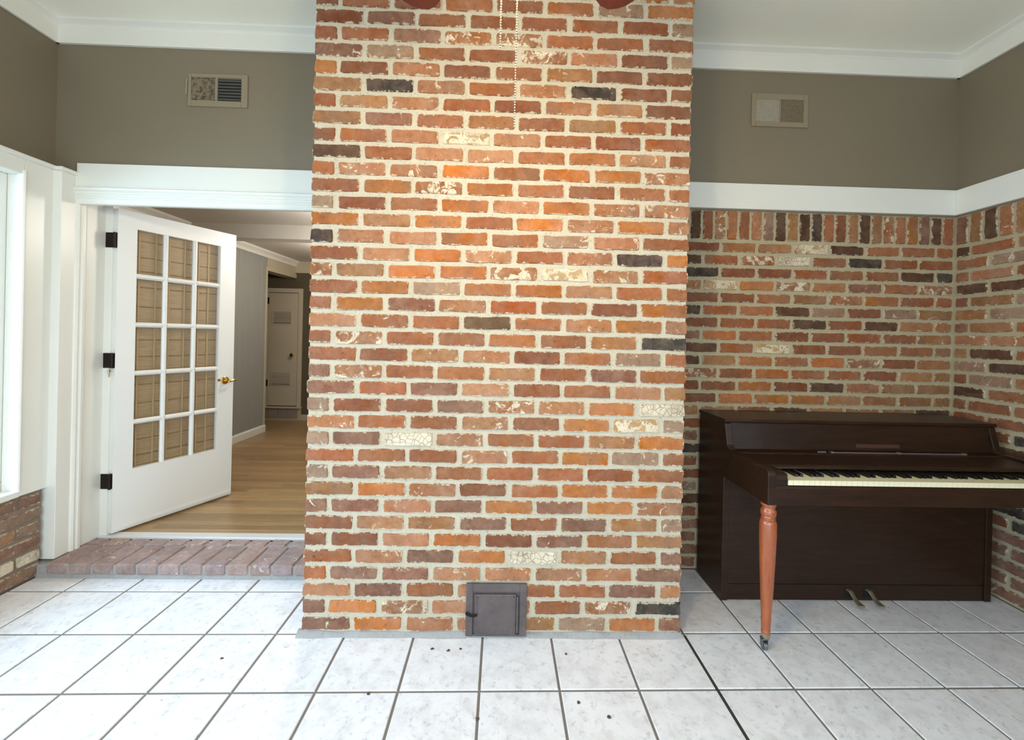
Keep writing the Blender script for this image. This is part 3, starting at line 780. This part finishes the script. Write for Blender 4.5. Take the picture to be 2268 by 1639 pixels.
MB().prism([(.268, .922), (.246, .79), (.266, .78), (.288, .922)], xa, xb, 'x').build('front_panel', M['mahogany'], pn, bevel=.002)
B(xa, xb, .285, .53, .03, .92).build('back_case', M['mahogany'], pn)
MB().prism([(.25, .79), (.19, .79), (.186, .783), (.024, .779), (.014, .774), (.012, .764), (.02, .761), (.25, .752)], xa, xb, 'x').build('fallboard', M['mahogany'], pn, bevel=.002)
M['ledge'] = simple('worn_ledge_trim', S(120, 108, 112), .3, .3)
B(2.515, 3.215, .196, .202, .79, .7955).build('music_ledge', M['ledge'], pn)
for x in (2.515, 2.86, 3.2): B(x, x+.016, .192, .206, .79, .7985).build('ledge_clip', M['dullbrass'], pn)
B(2.455, 2.495, .2, .208, .79, .797).build('loose_ledge_piece', M['ledge'], pn)
MB().prism([(.2475, .806), (.2503, .824), (.2515, .824), (.2487, .806)], 2.69, 2.92, 'x').build('name_plate', simple('faded_name_plate', S(74, 48, 40), .35), pn)
B(xa, xb, -.078, .262, .662, .718).build('key_bed', M['mahogany'], pn)
MB().prism([(-.097, .64), (-.097, .712), (-.092, .722), (-.078, .722), (-.078, .64)], xa, xb, 'x').build('key_slip', M['mahogany'], pn, bevel=.002)
for x0, x1 in ((xa, 2.1005), (3.3255, xb)):
    MB().prism([(-.09, .718)] + [(-.09, .748)] + arc(-.06, .748, .03, 180, 90, 5) + [(.036, .778), (.036, .718)], x0, x1, 'x').build('cheek_block', M['mahogany'], pn, bevel=.003)
kb = thing_kb = bpy.data.objects.new('keyboard', None); COL.objects.link(kb); kb.parent = pn; kb.location = (2.102-2.726, -.09-.25, .722)
KP = .0235
wk = MB().box(.0006, KP-.0006, 0, .15, .003, .025).box(.0006, KP-.0006, -.002, 0, .021, .025).mesh('white_key', M['ivory'])
bk = MB().prism([(.046, .024), (.049, .0345), (.054, .037), (.142, .038), (.142, .024)], -.0066, .0066, 'x').mesh('black_key', M['ebony'])
kx = 2.102
for i in range(52): piece('white_key', wk, kb, (kx+i*KP, -.09, .722))
for i in range(51):
    if i % 7 in (0, 2, 3, 5, 6): piece('black_key', bk, kb, (kx+(i+1)*KP, -.09, .722))
# case below
B(xa, xb, .268, .29, .088, .664).build('lower_panel', M['mahogany'], pn, bevel=.002)
B(xa, xb, .2695, .29, .004, .085).build('bottom_rail', M['mahogany'], pn, bevel=.002)
LP = [(.64, .030), (.632, .031), (.626, .026), (.616, .026), (.610, .031), (.592, .032), (.585, .028), (.581, .029), (.578, .027), (.572, .030), (.568, .028), (.562, .032), (.548, .0345),
      (.5, .0345), (.4, .0315), (.3, .0275), (.2, .0225), (.135, .0195), (.13, .0205), (.125, .0195), (.085, .0175), (.082, .0188), (.078, .0175), (.074, .0185), (.07, .0185)]
for x, nm in ((2.034, 'l'), (3.418, 'r')):
    lg = MB().lathe(LP[::-1], (x, -.066, 0), 'z', 28).build('leg', M['legwood'], pn, smooth=True); lg['label'] = 'turned orange-brown leg'
    MB().lathe([(.05, .012), (.054, .017), (.07, .0185)], (x, -.066, 0), 'z', 16).build('ferrule', M['dullbrass'], lg, smooth=True)
    MB().lathe([(-.008, .006), (-.008, .015), (-.006, .0175), (.006, .0175), (.008, .015), (.008, .006)], (x-.008, -.07, .0178), 'x', 18).build('caster_wheel', M['steel'], lg, smooth=True)
    MB().box(x-.020, x-.0175, -.08, -.058, .014, .05).box(x+.0015, x+.004, -.08, -.058, .014, .05).box(x-.02, x+.01, -.078, -.056, .044, .052).build('caster_fork', M['steel'], lg, bevel=.002)
for x in (2.682, 2.785):
    ys = [.275, .25, .235, .218, .2, .178]; zs = [.066, .064, .052, .04, .034, .032]; hw_ = [.011, .011, .010, .011, .014, .015]
    vs = []; fs = []
    for a, b, c in zip(ys, zs, hw_): vs += [(x-c, a, b), (x+c, a, b), (x+c, a, b-.009), (x-c, a, b-.009)]
    for i in range(5):
        for j in range(4): fs.append((i*4+j, i*4+(j+1) % 4, i*4+4+(j+1) % 4, i*4+4+j))
    fs += [(0, 1, 2, 3), (20, 21, 22, 23)]
    MB().add(vs, fs).build('pedal', M['dullbrass'], pn, bevel=.004)
    B(x-.02, x+.022, .2685, .2705, .02, .072).build('pedal_slot', M['black'], pn)

# ceiling fan above the frame --------------------------------------------------------------------
FX, FY, FZ = .858, -1.045, 2.345
fan = thing('ceiling_fan', (FX, FY, ZC), 'ceiling fan with dark cherry blades hanging before the chimney', 'ceiling fan')
MB().lathe([(-.07, .02), (-.06, .05), (-.03, .075), (0, .08)], (FX, FY, ZC), 'z', 24).build('canopy', M['fanmetal'], fan, smooth=True)
MB().lathe([(FZ+.1-ZC, .012), (-.05, .012)], (FX, FY, ZC), 'z', 12).build('downrod', M['fanmetal'], fan, smooth=True)
MB().lathe([(-.03, .06), (-.02, .1), (.03, .115), (.08, .11), (.11, .05), (.12, .015)], (FX, FY, FZ), 'z', 28).build('motor_housing', M['fanmetal'], fan, smooth=True)
MB().lathe([(-.11, .02), (-.1, .05), (-.06, .06), (-.03, .05)], (FX, FY, FZ), 'z', 24).build('light_hub', M['fanmetal'], fan, smooth=True)
for i in range(5):
    a = PI/2 + math.radians(33) + i*2*PI/5
    T = Matrix.Translation((FX, FY, FZ)) @ Matrix.Rotation(a, 4, 'Z') @ Matrix.Rotation(math.radians(1), 4, 'X')
    pts = [(.16, -.045), (.3, -.058), (.45, -.064), (.51, -.062)] + arc(.51, 0, .062, -75, 75, 6)[0:0] + [(.535, -.05), (.549, -.025), (.553, 0), (.549, .025), (.535, .05), (.51, .062), (.45, .064), (.3, .058), (.16, .045)]
    MB().prism(pts, -.004, .004, 'z').xf(T).build('blade', M['fanwood'], fan)
    MB().prism([(.08, -.02), (.2, -.03), (.22, 0), (.2, .03), (.08, .02)], -.010, -.004, 'z').xf(T).build('blade_iron', M['fanmetal'], fan)
for i in range(3):
    a = 2*PI*i/3 + PI/6; x, y = FX+.1*math.cos(a), FY+.1*math.sin(a)
    MB().tube([(FX+.04*math.cos(a), FY+.04*math.sin(a), FZ-.07), (x, y, FZ-.085), (x, y, FZ-.1)], .009, 8).build('lamp_arm', M['fanmetal'], fan, smooth=True)
    n = 18; vs = []; fs = []                              # open bell shade
    pr = [(-.1, .02), (-.12, .035), (-.15, .045), (-.17, .055)]
    for h, r in pr:
        for k in range(n): vs.append((x+r*math.cos(2*PI*k/n), y+r*math.sin(2*PI*k/n), FZ+h))
    for j in range(3):
        for k in range(n): fs.append((j*n+k, j*n+(k+1) % n, (j+1)*n+(k+1) % n, (j+1)*n+k))
    MB().add(vs, fs).build('lamp_shade', M['shade'], fan, smooth=True)
    MB().lathe([(-.16, .004), (-.155, .016), (-.14, .02), (-.12, .012), (-.1, .012)], (x, y, FZ), 'z', 12).build('bulb', M['bulb'], fan, smooth=True)
    bulb('fan_bulb_light', (x, y, FZ-.235), 9.3, WARM, .04)
# two bead pull chains
def bead_chain(x, z0, z1):
    m = MB(); z = z1; r = .0018
    while z < z0:
        m.lathe([(-r, .0004), (-r*.7, r*.7), (0, r), (r*.7, r*.7), (r, .0004)], (x, FY, z), 'z', 6); z += .0052
    m.lathe([(z1, .0006), (z0, .0006)], (x, FY, 0), 'z', 4)
    return m
for x, z1 in ((.8445, 1.906), (.8755, 1.752)):
    o = bead_chain(x, FZ-.09, z1).build('pull_chain', M['chain'], fan, smooth=True)

# dry crumbs on the tiles before the chimney
rb = random.Random(5); m = MB()
for x, y in ((.655, -.085), (.705, -.075), (.585, -.075), (1.155, -.10), (1.165, -.335), (1.265, -.395), (.80, -.40), (-.26, -.13), (.39, -.30)):
    n = 7; pts = [(x+rb.uniform(.004, .009)*math.cos(2*PI*i/n), y+rb.uniform(.003, .008)*math.sin(2*PI*i/n)) for i in range(n)]
    m.prism(pts, .0002, rb.uniform(.002, .004), 'z')
tag(m.build('crumbs', simple('dry_leaf_crumb', S(84, 70, 58), .9)), 'dark dry crumbs scattered on the tiles before the chimney', 'crumbs', kind='stuff')
